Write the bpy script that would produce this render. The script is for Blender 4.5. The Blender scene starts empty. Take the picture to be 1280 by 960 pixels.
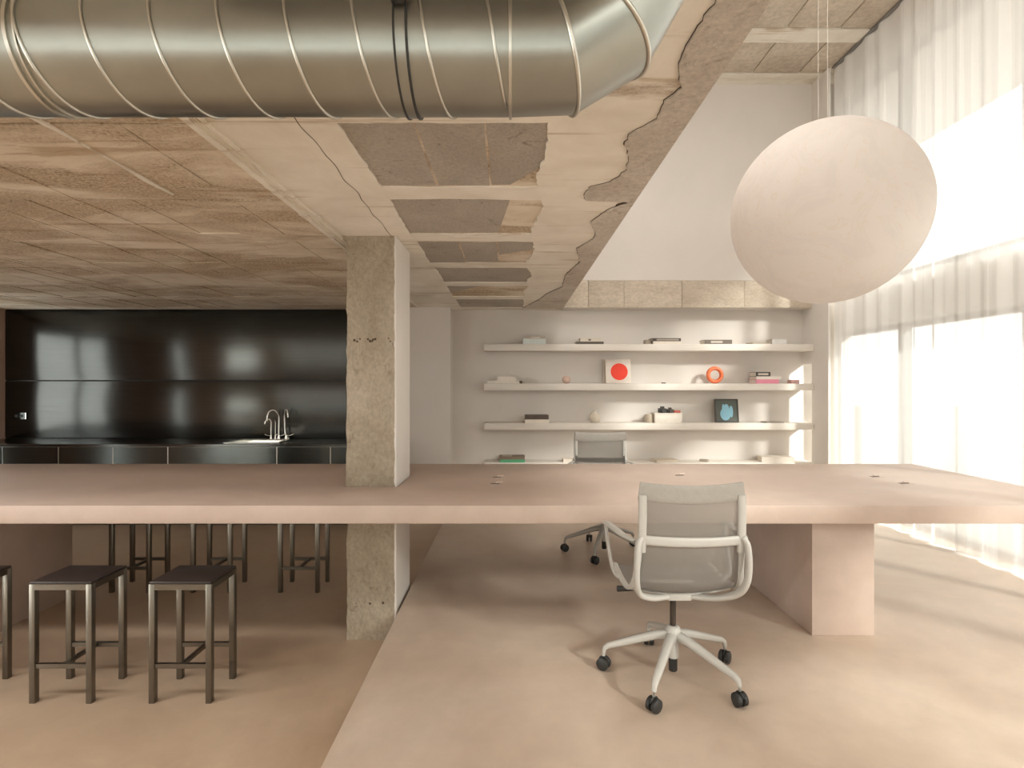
import bpy, bmesh, math, random
from mathutils import Vector, Matrix, noise
random.seed(7)
PI = math.pi
C = bpy.context.scene.collection
S = bpy.context.scene

# ------------------------------------------------------------------ camera, sky, sun, exposure
cam_d = bpy.data.cameras.new('camera'); cam = bpy.data.objects.new('camera', cam_d); C.objects.link(cam)
cam.location = (0, 0, 1.36); cam.rotation_euler = (PI/2, 0, 0)
cam_d.sensor_width = 36; cam_d.sensor_fit = 'HORIZONTAL'; cam_d.lens = 36*690/1280
cam_d.clip_start = 0.02
S.camera = cam

w = bpy.data.worlds.new('world'); S.world = w; w.use_nodes = True
bg = w.node_tree.nodes['Background']
bg.inputs['Color'].default_value = (1.0, 0.985, 0.96, 1); bg.inputs['Strength'].default_value = 1.9

sun_d = bpy.data.lights.new('sun', 'SUN'); sun = bpy.data.objects.new('sun', sun_d); C.objects.link(sun)
SUN = Vector((-.17, .22, -.13)).normalized()
sun.rotation_euler = SUN.to_track_quat('-Z', 'Y').to_euler(); sun.location = (8, -6, 6)
sun_d.energy = 9.5; sun_d.angle = math.radians(6); sun_d.color = (1, .96, .90)
# added fill daylight at unseen rear windows, behind the camera
rl_d = bpy.data.lights.new('rear_fill_daylight', 'AREA'); rl = bpy.data.objects.new('rear_fill_daylight', rl_d); C.objects.link(rl)
rl_d.shape = 'RECTANGLE'; rl_d.size = 8.6; rl_d.size_y = 2.3; rl_d.energy = 25; rl_d.color = (1, .97, .93)
rl.location = (-1.0, -3.86, 1.0); rl.rotation_euler = (PI/2, 0, 0)
ru_d = bpy.data.lights.new('rear_upper_fill_daylight', 'AREA'); ru = bpy.data.objects.new('rear_upper_fill_daylight', ru_d); C.objects.link(ru)
ru_d.shape = 'RECTANGLE'; ru_d.size = 2.9; ru_d.size_y = 2.1; ru_d.energy = 70; ru_d.color = (1, .97, .93)
ru.location = (2.35, -3.86, 3.58); ru.rotation_euler = (PI/2, 0, 0)

S.view_settings.view_transform = 'Standard'; S.view_settings.look = 'None'
S.view_settings.gamma = 1; S.view_settings.use_curve_mapping = False
S.view_settings.exposure = 0.98
try:
    S.cycles.max_bounces = 10; S.cycles.diffuse_bounces = 7; S.cycles.transmission_bounces = 8
    S.cycles.transparent_max_bounces = 12; S.cycles.sample_clamp_indirect = 6; S.cycles.use_denoising = True
    S.cycles.caustics_reflective = False; S.cycles.caustics_refractive = False
except Exception:
    pass

ll_d = bpy.data.lights.new('left_fill_daylight', 'AREA'); ll = bpy.data.objects.new('left_fill_daylight', ll_d); C.objects.link(ll)  # added fill daylight at an unseen left-wall window
ll_d.shape = 'RECTANGLE'; ll_d.size = 3.4; ll_d.size_y = 2.1; ll_d.energy = 60; ll_d.color = (1, .96, .90)
ll.location = (-6.4, -.9, .93); ll.rotation_euler = (PI/2, 0, -PI/2)

# ------------------------------------------------------------------ materials
def srgb(r, g, b):
    f = lambda c: (c/255/12.92) if c/255 <= .04045 else ((c/255+.055)/1.055)**2.4
    return (f(r), f(g), f(b), 1)
def new_mat(name):
    m = bpy.data.materials.new(name); m.use_nodes = True
    nt = m.node_tree; p = nt.nodes['Principled BSDF']
    return m, nt, p
def setp(p, **k):
    for a, v in k.items():
        p.inputs[a].default_value = v
def L(nt, a, b): nt.links.new(a, b)
def coords(nt, scale=(1, 1, 1), obj=False):
    if obj:
        t = nt.nodes.new('ShaderNodeTexCoord'); out = t.outputs['Object']
    else:
        t = nt.nodes.new('ShaderNodeNewGeometry'); out = t.outputs['Position']
    mp = nt.nodes.new('ShaderNodeMapping'); mp.inputs['Scale'].default_value = scale
    L(nt, out, mp.inputs['Vector']); return mp
def noise_tex(nt, vec, scale, detail=4, rough=.55, dist=0):
    n = nt.nodes.new('ShaderNodeTexNoise'); L(nt, vec.outputs[0], n.inputs['Vector'])
    n.inputs['Scale'].default_value = scale; n.inputs['Detail'].default_value = detail
    n.inputs['Roughness'].default_value = rough; n.inputs['Distortion'].default_value = dist
    return n
def ramp(nt, fac, stops):
    r = nt.nodes.new('ShaderNodeValToRGB'); L(nt, fac, r.inputs['Fac'])
    els = r.color_ramp.elements
    while len(els) < len(stops): els.new(.5)
    for e, (pos, col) in zip(els, stops): e.position = pos; e.color = col
    return r
def mixc(nt, fac, a, b, mode='MIX'):
    m = nt.nodes.new('ShaderNodeMix'); m.data_type = 'RGBA'; m.blend_type = mode
    for sock, v in ((m.inputs[0], fac), (m.inputs[6], a), (m.inputs[7], b)):
        if hasattr(v, 'is_linked'): L(nt, v, sock)
        else: sock.default_value = v
    return m.outputs[2]
def bump(nt, p, h, strength=.3, dist=.01):
    b = nt.nodes.new('ShaderNodeBump'); b.inputs['Strength'].default_value = strength
    b.inputs['Distance'].default_value = dist; L(nt, h, b.inputs['Height']); L(nt, b.outputs[0], p.inputs['Normal'])
def plain(name, col, rough=.6, metal=0, var=.06, scale=6, bmp=0, obj=True, **k):
    m, nt, p = new_mat(name); setp(p, Roughness=rough, Metallic=metal, **k)
    mp = coords(nt, obj=obj); n = noise_tex(nt, mp, scale, 5)
    a = tuple(max(0, c*(1-var)) for c in col[:3])+(1,); b = tuple(min(1, c*(1+var)) for c in col[:3])+(1,)
    r = ramp(nt, n.outputs['Fac'], [(.3, a), (.7, b)]); L(nt, r.outputs[0], p.inputs['Base Color'])
    if bmp: bump(nt, p, noise_tex(nt, mp, scale*8, 4).outputs['Fac'], bmp, .004)
    return m

def cement(name, c0, c1, c2, rough=.42, spec=.4):
    """trowelled micro-cement: cloudy mottling in three tones"""
    m, nt, p = new_mat(name); setp(p, Roughness=rough); p.inputs['Specular IOR Level'].default_value = spec
    mp = coords(nt); n1 = noise_tex(nt, mp, .9, 6, .6, .6); n2 = noise_tex(nt, mp, 6, 5, .65, .3)
    r = ramp(nt, n1.outputs['Fac'], [(.28, c0), (.5, c1), (.72, c2)])
    r2 = ramp(nt, n2.outputs['Fac'], [(.3, (.93, .93, .93, 1)), (.7, (1.05, 1.05, 1.05, 1))])
    L(nt, mixc(nt, 1.0, r.outputs[0], r2.outputs[0], 'MULTIPLY'), p.inputs['Base Color'])
    rr = nt.nodes.new('ShaderNodeMapRange'); L(nt, n2.outputs['Fac'], rr.inputs[0])
    rr.inputs[3].default_value = rough-.08; rr.inputs[4].default_value = rough+.12; L(nt, rr.outputs[0], p.inputs['Roughness'])
    bump(nt, p, n2.outputs['Fac'], .06, .004)
    return m
M = {}
M['floor_cement'] = cement('floor_cement', srgb(188, 168, 150), srgb(200, 182, 165), srgb(212, 197, 182))
M['low_floor_cement'] = cement('low_floor_cement', srgb(180, 157, 134), srgb(190, 168, 145), srgb(200, 180, 158))
M['table_cement'] = cement('table_cement', srgb(182, 162, 149), srgb(190, 171, 159), srgb(197, 180, 169), .5, .3)
M['plaster'] = plain('plaster', srgb(212, 206, 200), .85, 0, .035, 1.5, .04, obj=False)
M['plaster_white'] = plain('plaster_white', srgb(222, 218, 213), .85, 0, .03, 2.5, .05, obj=False)
M['plaster_pink'] = plain('plaster_pink', srgb(192, 162, 144), .8, 0, .04, 1.5, .04, obj=False)
M['shelf_white'] = plain('shelf_white', srgb(222, 216, 208), .7, 0, .02, 3)

def concrete(name, stops, pits=.5, stretch=(1, 1, 1), bmp=.5, rand=0, grain=26):
    """raw cast concrete: cloudy tones, board streaks, pits and grain"""
    m, nt, p = new_mat(name); setp(p, Roughness=.92); p.inputs['Specular IOR Level'].default_value = .2
    mp = coords(nt, stretch)
    if rand:
        oi = nt.nodes.new('ShaderNodeObjectInfo'); vm = nt.nodes.new('ShaderNodeVectorMath'); vm.operation = 'SCALE'
        comb = nt.nodes.new('ShaderNodeCombineXYZ')
        for i in range(3): L(nt, oi.outputs['Random'], comb.inputs[i])
        L(nt, comb.outputs[0], vm.inputs[0]); vm.inputs['Scale'].default_value = 37
        ad = nt.nodes.new('ShaderNodeVectorMath'); ad.operation = 'ADD'
        L(nt, mp.outputs[0], ad.inputs[0]); L(nt, vm.outputs[0], ad.inputs[1]); mp = ad
    n1 = noise_tex(nt, mp, 1.6, 8, .65, .8); n2 = noise_tex(nt, mp, grain, 6, .7); n3 = noise_tex(nt, mp, 9, 5, .7, 1.2)
    r = ramp(nt, n1.outputs['Fac'], stops)
    g = ramp(nt, n2.outputs['Fac'], [(.3, (.72, .72, .72, 1)), (.62, (1.06, 1.06, 1.06, 1))])
    col = mixc(nt, .8, r.outputs[0], g.outputs[0], 'MULTIPLY')
    pr = ramp(nt, n3.outputs['Fac'], [(.30, (.55, .5, .45, 1)), (.40, (1, 1, 1, 1))])
    col = mixc(nt, pits, col, pr.outputs[0], 'MULTIPLY')
    if rand:
        hv = nt.nodes.new('ShaderNodeMapRange'); L(nt, oi.outputs['Random'], hv.inputs[0])
        hv.inputs[3].default_value = 1-rand; hv.inputs[4].default_value = 1+rand*.6
        cc = nt.nodes.new('ShaderNodeCombineColor')
        for i in range(3): L(nt, hv.outputs[0], cc.inputs[i])
        col = mixc(nt, 1, col, cc.outputs[0], 'MULTIPLY')
    L(nt, col, p.inputs['Base Color'])
    hs = nt.nodes.new('ShaderNodeMath'); hs.operation = 'ADD'; L(nt, n2.outputs['Fac'], hs.inputs[0]); L(nt, n3.outputs['Fac'], hs.inputs[1])
    bump(nt, p, hs.outputs[0], bmp, .012)
    return m
def rough_ceiling(name, lo, hi, dark, mid, light, s0, s1, rand=0):
    """old slab soffit: islands of coarse porous concrete in smeared smooth cement, with board streaks along x"""
    m, nt, p = new_mat(name); setp(p, Roughness=.95); p.inputs['Specular IOR Level'].default_value = .15
    mp = coords(nt, (.55, 1.25, 1)); fine = coords(nt); stx = coords(nt, (.9, 17, 1))
    nm = noise_tex(nt, mp, 1.25, 9, .62, .9); ng = noise_tex(nt, fine, 70, 6, .75); nc = noise_tex(nt, fine, 3.2, 8, .65, .5); ns = noise_tex(nt, stx, 1.0, 5, .6, .4)
    mask = ramp(nt, nm.outputs['Fac'], [(lo, (0, 0, 0, 1)), (hi, (1, 1, 1, 1))])
    A = ramp(nt, ng.outputs['Fac'], [(.36, dark), (.50, mid), (.66, light)])
    A2 = mixc(nt, .7, A.outputs[0], ramp(nt, nc.outputs['Fac'], [(.3, (.74, .70, .66, 1)), (.65, (1.05, 1.05, 1.05, 1))]).outputs[0], 'MULTIPLY')
    B = ramp(nt, nc.outputs['Fac'], [(.3, s0), (.7, s1)])
    col = mixc(nt, mask.outputs[0], A2, B.outputs[0])
    st = ramp(nt, ns.outputs['Fac'], [(.33, (.66, .57, .47, 1)), (.41, (1, 1, 1, 1)), (.66, (1, 1, 1, 1)), (.72, (1.06, 1.05, 1.03, 1))])
    col = mixc(nt, .75, col, st.outputs[0], 'MULTIPLY'); L(nt, col, p.inputs['Base Color'])
    inv = nt.nodes.new('ShaderNodeMath'); inv.operation = 'MULTIPLY_ADD'; L(nt, mask.outputs[0], inv.inputs[0]); inv.inputs[1].default_value = -.85; inv.inputs[2].default_value = 1
    h = nt.nodes.new('ShaderNodeMath'); h.operation = 'MULTIPLY'; L(nt, ng.outputs['Fac'], h.inputs[0]); L(nt, inv.outputs[0], h.inputs[1])
    h2 = nt.nodes.new('ShaderNodeMath'); h2.operation = 'ADD'; L(nt, h.outputs[0], h2.inputs[0]); L(nt, mask.outputs[0], h2.inputs[1])
    bump(nt, p, h2.outputs[0], .8, .012)
    return m
BR = (srgb(160, 140, 114), srgb(206, 187, 162), srgb(228, 214, 194))
M['ceiling_concrete'] = rough_ceiling('ceiling_concrete', .44, .56, *BR, srgb(214, 200, 180), srgb(234, 224, 208))
M['ceiling_smooth'] = rough_ceiling('ceiling_smooth', .30, .40, srgb(160, 142, 122), srgb(198, 182, 162), srgb(214, 202, 184), srgb(220, 213, 200), srgb(238, 233, 223))
M['ceiling_block_brown'] = rough_ceiling('ceiling_block_brown', .45, .57, *BR, srgb(212, 197, 176), srgb(232, 221, 204))
M['ceiling_block_grey'] = concrete('ceiling_block_grey', [(.3, srgb(178, 169, 157)), (.6, srgb(196, 187, 175)), (.8, srgb(210, 202, 190))], .75, (1, 1, 1), 1.0, .06, 75)
M['edge_concrete'] = concrete('edge_concrete', [(.3, srgb(192, 180, 166)), (.55, srgb(212, 202, 190)), (.75, srgb(224, 216, 205))], .7, (1, 1, 1), 1.0, 0, 50)
M['column_concrete'] = concrete('column_concrete', [(.25, srgb(140, 126, 106)), (.5, srgb(178, 166, 148)), (.75, srgb(204, 194, 178))], .9, (1, 1, .7), 1.0, 0, 55)
M['strip_concrete'] = concrete('strip_concrete', [(.3, srgb(186, 172, 156)), (.5, srgb(204, 192, 176)), (.75, srgb(216, 206, 192))], .3, (1, 1, 2), .4, .05)

def steel(name, col, rough, scale=(1, 1, 1), bm=.02, aniso=0, var=.1):
    m, nt, p = new_mat(name); setp(p, Roughness=rough, Metallic=1.0)
    mp = coords(nt, scale); n = noise_tex(nt, mp, 4, 6, .6)
    a = tuple(c*(1-var) for c in col[:3])+(1,); b = tuple(min(1, c*(1+var)) for c in col[:3])+(1,)
    L(nt, ramp(nt, n.outputs['Fac'], [(.3, a), (.7, b)]).outputs[0], p.inputs['Base Color'])
    rr = nt.nodes.new('ShaderNodeMapRange'); L(nt, n.outputs['Fac'], rr.inputs[0])
    rr.inputs[3].default_value = max(.02, rough-.05); rr.inputs[4].default_value = rough+.06; L(nt, rr.outputs[0], p.inputs['Roughness'])
    if bm: bump(nt, p, n.outputs['Fac'], bm, .01)
    if aniso:
        p.inputs['Anisotropic'].default_value = aniso; p.inputs['Anisotropic Rotation'].default_value = .25
        t = nt.nodes.new('ShaderNodeTangent'); t.direction_type = 'RADIAL'; t.axis = 'Z'
        L(nt, t.outputs[0], p.inputs['Tangent'])
    return m
M['duct_steel'] = steel('duct_steel', (.36, .365, .33), .32, (1.2, 1.2, 1.2), .05)
M['seam_steel'] = steel('seam_steel', (.60, .58, .52), .3)
M['black_steel'] = steel('black_steel', (.095, .098, .094), .2, (.5, .5, 30), .012, .8, .12)
M['cabinet_steel'] = steel('cabinet_steel', (.08, .088, .085), .2, (.5, .5, 30), .01, .6, .12)
M['edge_steel'] = steel('edge_steel', (.75, .74, .70), .35)
M['stool_steel'] = steel('stool_steel', (.21, .195, .17), .3)
M['stool_seat'] = plain('stool_seat', srgb(50, 43, 42), .42, 0, .12, 12)
M['chrome'] = steel('chrome', (.85, .84, .80), .12, (1, 1, 1), 0)
M['chair_frame'] = plain('chair_frame', srgb(180, 177, 171), .42, 0, .02, 8)
M['chair_fabric'] = plain('chair_fabric', srgb(178, 173, 167), .9, 0, .05, 60, .3)
M['chair_band'] = plain('chair_band', srgb(158, 153, 146), .9, 0, .05, 60, .2)
M['chair_dark'] = plain('chair_dark', srgb(70, 62, 56), .35, .6, .1, 8)
M['black_rubber'] = plain('black_rubber', srgb(40, 40, 39), .5, 0, .1, 12)
M['dark_trim'] = plain('dark_trim', srgb(60, 52, 44), .6, 0, .1, 8)
M['window_frame'] = plain('window_frame', srgb(120, 118, 114), .5, 0, .04, 5)
M['paving'] = plain('paving', srgb(164, 160, 154), .9, 0, .06, 2, obj=False)

def glass():
    m = bpy.data.materials.new('window_glass'); m.use_nodes = True; nt = m.node_tree; nt.nodes.clear()
    o = nt.nodes.new('ShaderNodeOutputMaterial'); t = nt.nodes.new('ShaderNodeBsdfTransparent'); g = nt.nodes.new('ShaderNodeBsdfGlossy')
    g.inputs['Roughness'].default_value = .02; t.inputs['Color'].default_value = (.95, .97, .96, 1)
    x = nt.nodes.new('ShaderNodeMixShader'); x.inputs[0].default_value = .07
    L(nt, t.outputs[0], x.inputs[1]); L(nt, g.outputs[0], x.inputs[2]); L(nt, x.outputs[0], o.inputs[0]); return m
M['glass'] = glass()
def sheer(name, col, trans, clear, marble=False, fwd=0):
    m = bpy.data.materials.new(name); m.use_nodes = True; nt = m.node_tree; nt.nodes.clear()
    o = nt.nodes.new('ShaderNodeOutputMaterial'); d = nt.nodes.new('ShaderNodeBsdfDiffuse'); t = nt.nodes.new('ShaderNodeBsdfTranslucent')
    c = nt.nodes.new('ShaderNodeBsdfTransparent')
    mp = coords(nt, obj=True)
    if marble:
        n = noise_tex(nt, mp, 2.6, 9, .62, 2.2)
        r = ramp(nt, n.outputs['Fac'], [(.40, tuple(x*.96 for x in col[:3])+(1,)), (.485, col), (.5, (col[0]*.97, col[1]*.93, col[2]*.89, 1)), (.515, col)])
    else:
        n = noise_tex(nt, mp, 3, 4)
        r = ramp(nt, n.outputs['Fac'], [(.3, tuple(x*.98 for x in col[:3])+(1,)), (.7, col)])
    L(nt, r.outputs[0], d.inputs['Color']); L(nt, r.outputs[0], t.inputs['Color'])
    x = nt.nodes.new('ShaderNodeMixShader'); x.inputs[0].default_value = trans
    L(nt, d.outputs[0], x.inputs[1]); L(nt, t.outputs[0], x.inputs[2])
    y = nt.nodes.new('ShaderNodeMixShader'); y.inputs[0].default_value = clear
    if fwd:                                               # woven cloth lets part of the light on in a broad forward lobe
        rf = nt.nodes.new('ShaderNodeBsdfRefraction'); rf.inputs['IOR'].default_value = 1.45; rf.inputs['Roughness'].default_value = .8
        L(nt, r.outputs[0], rf.inputs['Color'])
        v = nt.nodes.new('ShaderNodeMixShader'); v.inputs[0].default_value = fwd
        L(nt, x.outputs[0], v.inputs[1]); L(nt, rf.outputs[0], v.inputs[2]); x = v
    L(nt, x.outputs[0], y.inputs[1]); L(nt, c.outputs[0], y.inputs[2]); L(nt, y.outputs[0], o.inputs[0]); return m
M['sheer'] = sheer('sheer', (.92, .915, .91, 1), .15, .20, False, .11)
M['chair_mesh'] = sheer('chair_mesh', srgb(166, 162, 157), .3, .24)
M['globe_paper'] = sheer('globe_paper', (.80, .755, .72, 1), .58, 0, True)

def paint(rgb, rough=.55): 
    k = 'paint_%d_%d_%d' % rgb
    if k not in M: M[k] = plain(k, srgb(*rgb), rough, 0, .04, 20)
    return M[k]

# ------------------------------------------------------------------ builders
def obj(name, bm, m, parent=None, smooth=False, loc=None):
    me = bpy.data.meshes.new(name)
    bmesh.ops.recalc_face_normals(bm, faces=bm.faces)
    bm.to_mesh(me); bm.free()
    if smooth:
        for p in me.polygons: p.use_smooth = True
        if smooth is not True:
            try: me.set_sharp_from_angle(angle=smooth)
            except Exception: pass
    me.materials.append(m)
    o = bpy.data.objects.new(name, me); C.objects.link(o)
    if parent is not None: o.parent = parent
    if loc: o.location = loc
    return o
def tag(o, label, cat, group=None):
    o['label'] = label; o['category'] = cat
    if group: o['group'] = group
    return o
def thing(name, label, cat, loc=(0, 0, 0), rz=0, group=None):
    o = bpy.data.objects.new(name, None); C.objects.link(o); o.empty_display_size = .1
    o.location = loc; o.rotation_euler = (0, 0, rz); return tag(o, label, cat, group)
def struct(o): o['kind'] = 'structure'; return o
def add_box(bm, x0, x1, y0, y1, z0, z1, bev=0, seg=2):
    r = bmesh.ops.create_cube(bm, size=1); vs = r['verts']
    for v in vs:
        v.co = Vector(((x0+x1)/2+v.co.x*(x1-x0), (y0+y1)/2+v.co.y*(y1-y0), (z0+z1)/2+v.co.z*(z1-z0)))
    if bev:
        es = list({e for v in vs for e in v.link_edges})
        bmesh.ops.bevel(bm, geom=es, offset=bev, segments=seg, affect='EDGES', profile=.5)
    return vs
def box(name, d, m, parent=None, bev=0, loc=None):
    bm = bmesh.new(); add_box(bm, *d, bev=bev); return obj(name, bm, m, parent, math.radians(40) if bev else False, loc)
def catmull(pts, n=6):
    P = [Vector(p) for p in pts]; out = []
    for i in range(len(P)-1):
        a = P[max(i-1, 0)]; b = P[i]; c = P[i+1]; d = P[min(i+2, len(P)-1)]
        for k in range(n):
            t = k/n
            out.append(.5*((2*b)+(c-a)*t+(2*a-5*b+4*c-d)*t*t+(3*b-a-3*c+d)*t**3))
    out.append(P[-1]); return out
def sweep(bm, path, rw, rh=None, up=(0, 0, 1), n=10, power=2.0, taper=None):
    """a (super)elliptical section carried along a path; rw sideways, rh along up"""
    rh = rh or rw; P = [Vector(p) for p in path]; U = Vector(up); rings = []
    for i, p in enumerate(P):
        t = (P[min(i+1, len(P)-1)]-P[max(i-1, 0)]).normalized()
        s = t.cross(U)
        if s.length < 1e-3: s = t.cross(Vector((0, 1, .01)))
        s.normalize(); u = s.cross(t).normalized(); k = taper(i/(len(P)-1)) if taper else 1
        ring = []
        for j in range(n):
            a = 2*PI*(j+.5)/n; ca, sa = math.cos(a), math.sin(a)
            cx = math.copysign(abs(ca)**(2/power), ca); sx = math.copysign(abs(sa)**(2/power), sa)
            ring.append(bm.verts.new(p+s*cx*rw*k+u*sx*rh*k))
        rings.append(ring)
    for a, b in zip(rings, rings[1:]):
        for j in range(n): bm.faces.new((a[j], a[(j+1) % n], b[(j+1) % n], b[j]))
    bm.faces.new(rings[0]); bm.faces.new(rings[-1][::-1])
def lathe(bm, prof, n=24, c=(0, 0, 0), axis='z'):
    rings = []
    for r, h in prof:
        ring = []
        for j in range(n):
            a = 2*PI*j/n
            v = (r*math.cos(a), r*math.sin(a), h) if axis == 'z' else ((h, r*math.cos(a), r*math.sin(a)) if axis == 'x' else (r*math.cos(a), h, r*math.sin(a)))
            ring.append(bm.verts.new(Vector(c)+Vector(v)))
        rings.append(ring)
    for a, b in zip(rings, rings[1:]):
        for j in range(n): bm.faces.new((a[j], a[(j+1) % n], b[(j+1) % n], b[j]))
    bm.faces.new(rings[0][::-1]); bm.faces.new(rings[-1])
def grid_slab(bm, xs, ys, z0, z1, skip, bev=0):
    """slab on a grid of cells with some cells left open"""
    V = {}
    def v(i, j):
        if (i, j) not in V: V[i, j] = bm.verts.new((xs[i], ys[j], z0))
        return V[i, j]
    fs = [bm.faces.new((v(i, j), v(i+1, j), v(i+1, j+1), v(i, j+1))) for i in range(len(xs)-1) for j in range(len(ys)-1) if (i, j) not in skip]
    r = bmesh.ops.extrude_face_region(bm, geom=fs)
    bmesh.ops.translate(bm, vec=(0, 0, z1-z0), verts=[g for g in r['geom'] if isinstance(g, bmesh.types.BMVert)])
    bmesh.ops.recalc_face_normals(bm, faces=bm.faces)
    if bev:
        es = [e for e in bm.edges if len(e.link_faces) == 2 and e.calc_face_angle() > 1]
        bmesh.ops.bevel(bm, geom=es, offset=bev, segments=2, affect='EDGES', profile=.5)
def strip(bm, ts, lo, hi, zb, zt, along='y'):
    """a band under the ceiling whose two long edges wander"""
    rows = []
    for t in ts:
        a, b = lo(t), hi(t)
        pts = [(a, t), (b, t)] if along == 'y' else [(t, a), (t, b)]
        rows.append([bm.verts.new((x, y, z)) for (x, y) in pts for z in (zb, zt)])   # a_bot a_top b_bot b_top
    for r, s in zip(rows, rows[1:]):
        bm.faces.new((r[0], r[2], s[2], s[0])); bm.faces.new((r[1], s[1], s[3], r[3]))
        bm.faces.new((r[0], s[0], s[1], r[1])); bm.faces.new((r[2], r[3], s[3], s[2]))
    for r in (rows[0], rows[-1]): bm.faces.new((r[0], r[1], r[3], r[2]))
def nz(*a): return noise.noise(Vector(a))
def fr(a, b, step):
    n = max(1, int(round((b-a)/step))); return [a+(b-a)*i/n for i in range(n+1)]
def copy_tree(o, parent=None):
    c = o.copy(); C.objects.link(c)
    if parent is not None: c.parent = parent
    for ch in list(o.children): copy_tree(ch, c)
    return c

# ------------------------------------------------------------------ the room
LOW, TOP = -.19, 4.89        # lower floor, high ceiling (the platform is 0)
CEIL = 2.256                 # soffit of the low concrete slab
XL, XR, YB, YF = -6.12, 3.80, -3.6, 6.72
struct(box('floor', (XL-.2, -.68, YB-.2, YF+.2, LOW-.2, LOW), M['low_floor_cement']))
struct(box('floor_platform', (-.68, XR+.15, YB-.2, YF+.2, LOW-.2, 0), M['floor_cement'], bev=.006))
struct(box('exterior_ground', (XR+.15, 40, -30, 40, -.5, -.25), M['paving']))
struct(box('exterior_sun_block', (-12, 6.6, -12, -7, -.5, 8.5), M['paving']))  # unseen block added to keep direct sun out of the rear windows
struct(box('wall_left', (XL-.2, XL, .85, 3.12, LOW, CEIL+.3), M['plaster_pink']))
struct(box('wall_left_near', (XL-.2, XL, YB-.2, -2.65, LOW, CEIL+.3), M['plaster_pink']))
struct(box('wall_left_head', (XL-.2, XL, -2.65, .85, 2.0, CEIL+.3), M['plaster_pink']))
w5 = struct(bpy.data.objects.new('added_window_5', None)); C.objects.link(w5)  # unseen near-left window, added for fill on the left side
box('glass', (XL-.12, XL-.11, -2.65, .85, LOW, 2.0), M['glass'], w5)
for y in (-2.65, -1.5, -.35, .79): box('mullion', (XL-.15, XL-.08, y, y+.06, LOW, 2.0), M['window_frame'], w5)
struct(box('wall_left_upper', (XL-.2, XL, 3.12, YF+.2, 2.1, CEIL+.3), M['plaster_pink']))
struct(box('wall_left_far', (XL-.2, XL, 6.42, YF+.2, LOW, 2.1), M['plaster_pink']))
struct(box('wall_left_mid', (XL-.2, XL, 3.72, 5.37, LOW, 2.1), M['plaster_pink']))
w4 = struct(bpy.data.objects.new('window_4', None)); C.objects.link(w4); box('glass', (XL-.12, XL-.11, 3.12, 3.72, LOW, 2.1), M['glass'], w4)
for y in (3.12, 3.69): box('window_frame', (XL-.14, XL-.08, y, y+.03, LOW, 2.1), M['window_frame'], w4)
wl = struct(thing('window_2', '', '', (XL-.1, 5.90, 0)))
del wl['label'], wl['category']
bm = bmesh.new(); add_box(bm, -.01, .01, -.50, .50, LOW+.04, 2.06); obj('glass', bm, M['glass'], wl)
bm = bmesh.new()
for d in ((-.03, .03, -.525, -.48, LOW, 2.1), (-.03, .03, .48, .525, LOW, 2.1), (-.03, .03, -.48, .48, LOW, LOW+.05), (-.03, .03, -.48, .48, 2.05, 2.1), (-.03, .03, -.02, .02, LOW+.05, 2.05)): add_box(bm, *d)
obj('window_frame', bm, M['window_frame'], wl)
struct(box('wall_rear', (XL-.2, XR+.15, YB-.2, YB, 2.15, 2.55), M['plaster']))
struct(box('wall_rear_mid', (XL-.2, .9, YB-.2, YB, 2.55, TOP+.2), M['plaster']))
struct(box('wall_rear_top', (.9, XR+.15, YB-.2, YB, 4.6, TOP+.2), M['plaster']))
struct(box('wall_rear_left', (XL-.2, -5.3, YB-.2, YB, LOW, 2.15), M['plaster']))
struct(box('wall_rear_right', (3.3, XR+.15, YB-.2, YB, 0, 2.15), M['plaster']))
struct(box('wall_rear_foot', (-5.3, 3.3, YB-.2, YB, LOW-.1, .02), M['plaster']))
wr = struct(bpy.data.objects.new('added_window_3', None)); C.objects.link(wr)  # unseen rear windows, added to bring in light from behind
box('glass', (-5.3, 3.3, YB-.11, YB-.10, .02, 2.15), M['glass'], wr)
box('glass', (.9, XR, YB-.11, YB-.10, 2.55, 4.6), M['glass'], wr)
for x in (.93, 2.35, 3.77): box('mullion', (x-.03, x+.03, YB-.15, YB-.06, 2.55, 4.6), M['window_frame'], wr)
for x in fr(-5.27, 3.27, 1.42): box('mullion', (x-.03, x+.03, YB-.15, YB-.06, .02, 2.15), M['window_frame'], wr)
# back wall: kitchen niche, pier, shelf recess, high wall
struct(box('wall_kitchen', (XL, -1.25, YF-.04, YF+.2, LOW, CEIL+.3), M['black_rubber']))
struct(box('wall_back_pier', (-1.25, -.72, 6.45, YF+.2, LOW, CEIL), M['plaster']))
struct(box('wall_back', (-.72, XR+.15, YF, YF+.2, LOW, CEIL+.3), M['plaster']))
wu = struct(box('wall_back_upper', (.58, XR+.15, 6.50, YF+.2, 2.58, TOP+.1), M['plaster']))
struct(box('wall_upper_left', (.45, .58, YB, 6.6, 2.58, TOP+.1), M['plaster']))
beam = struct(box('wall_back_beam', (.60, 3.53, 6.515, YF, CEIL, 2.58), M['strip_concrete']))
px = .60
for wdt in (.30, .42, .68, .74, .79):
    b = box('concrete_block', (px+.002, px+wdt-.002, 6.498+random.uniform(0, .003), 6.53, CEIL+.003, 2.578), M['strip_concrete'], beam, .002); px += wdt
struct(box('wall_right_return', (3.53, 3.556, 6.16, 6.50, 0, TOP), M['plaster_white']))
rh = struct(box('wall_right_return_head', (3.53, 3.556, 6.50, YF, 1.60, TOP), M['plaster_white']))
struct(box('wall_right_return_foot', (3.53, 3.556, 6.50, YF, 0, .30), M['plaster_white']))

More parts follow.
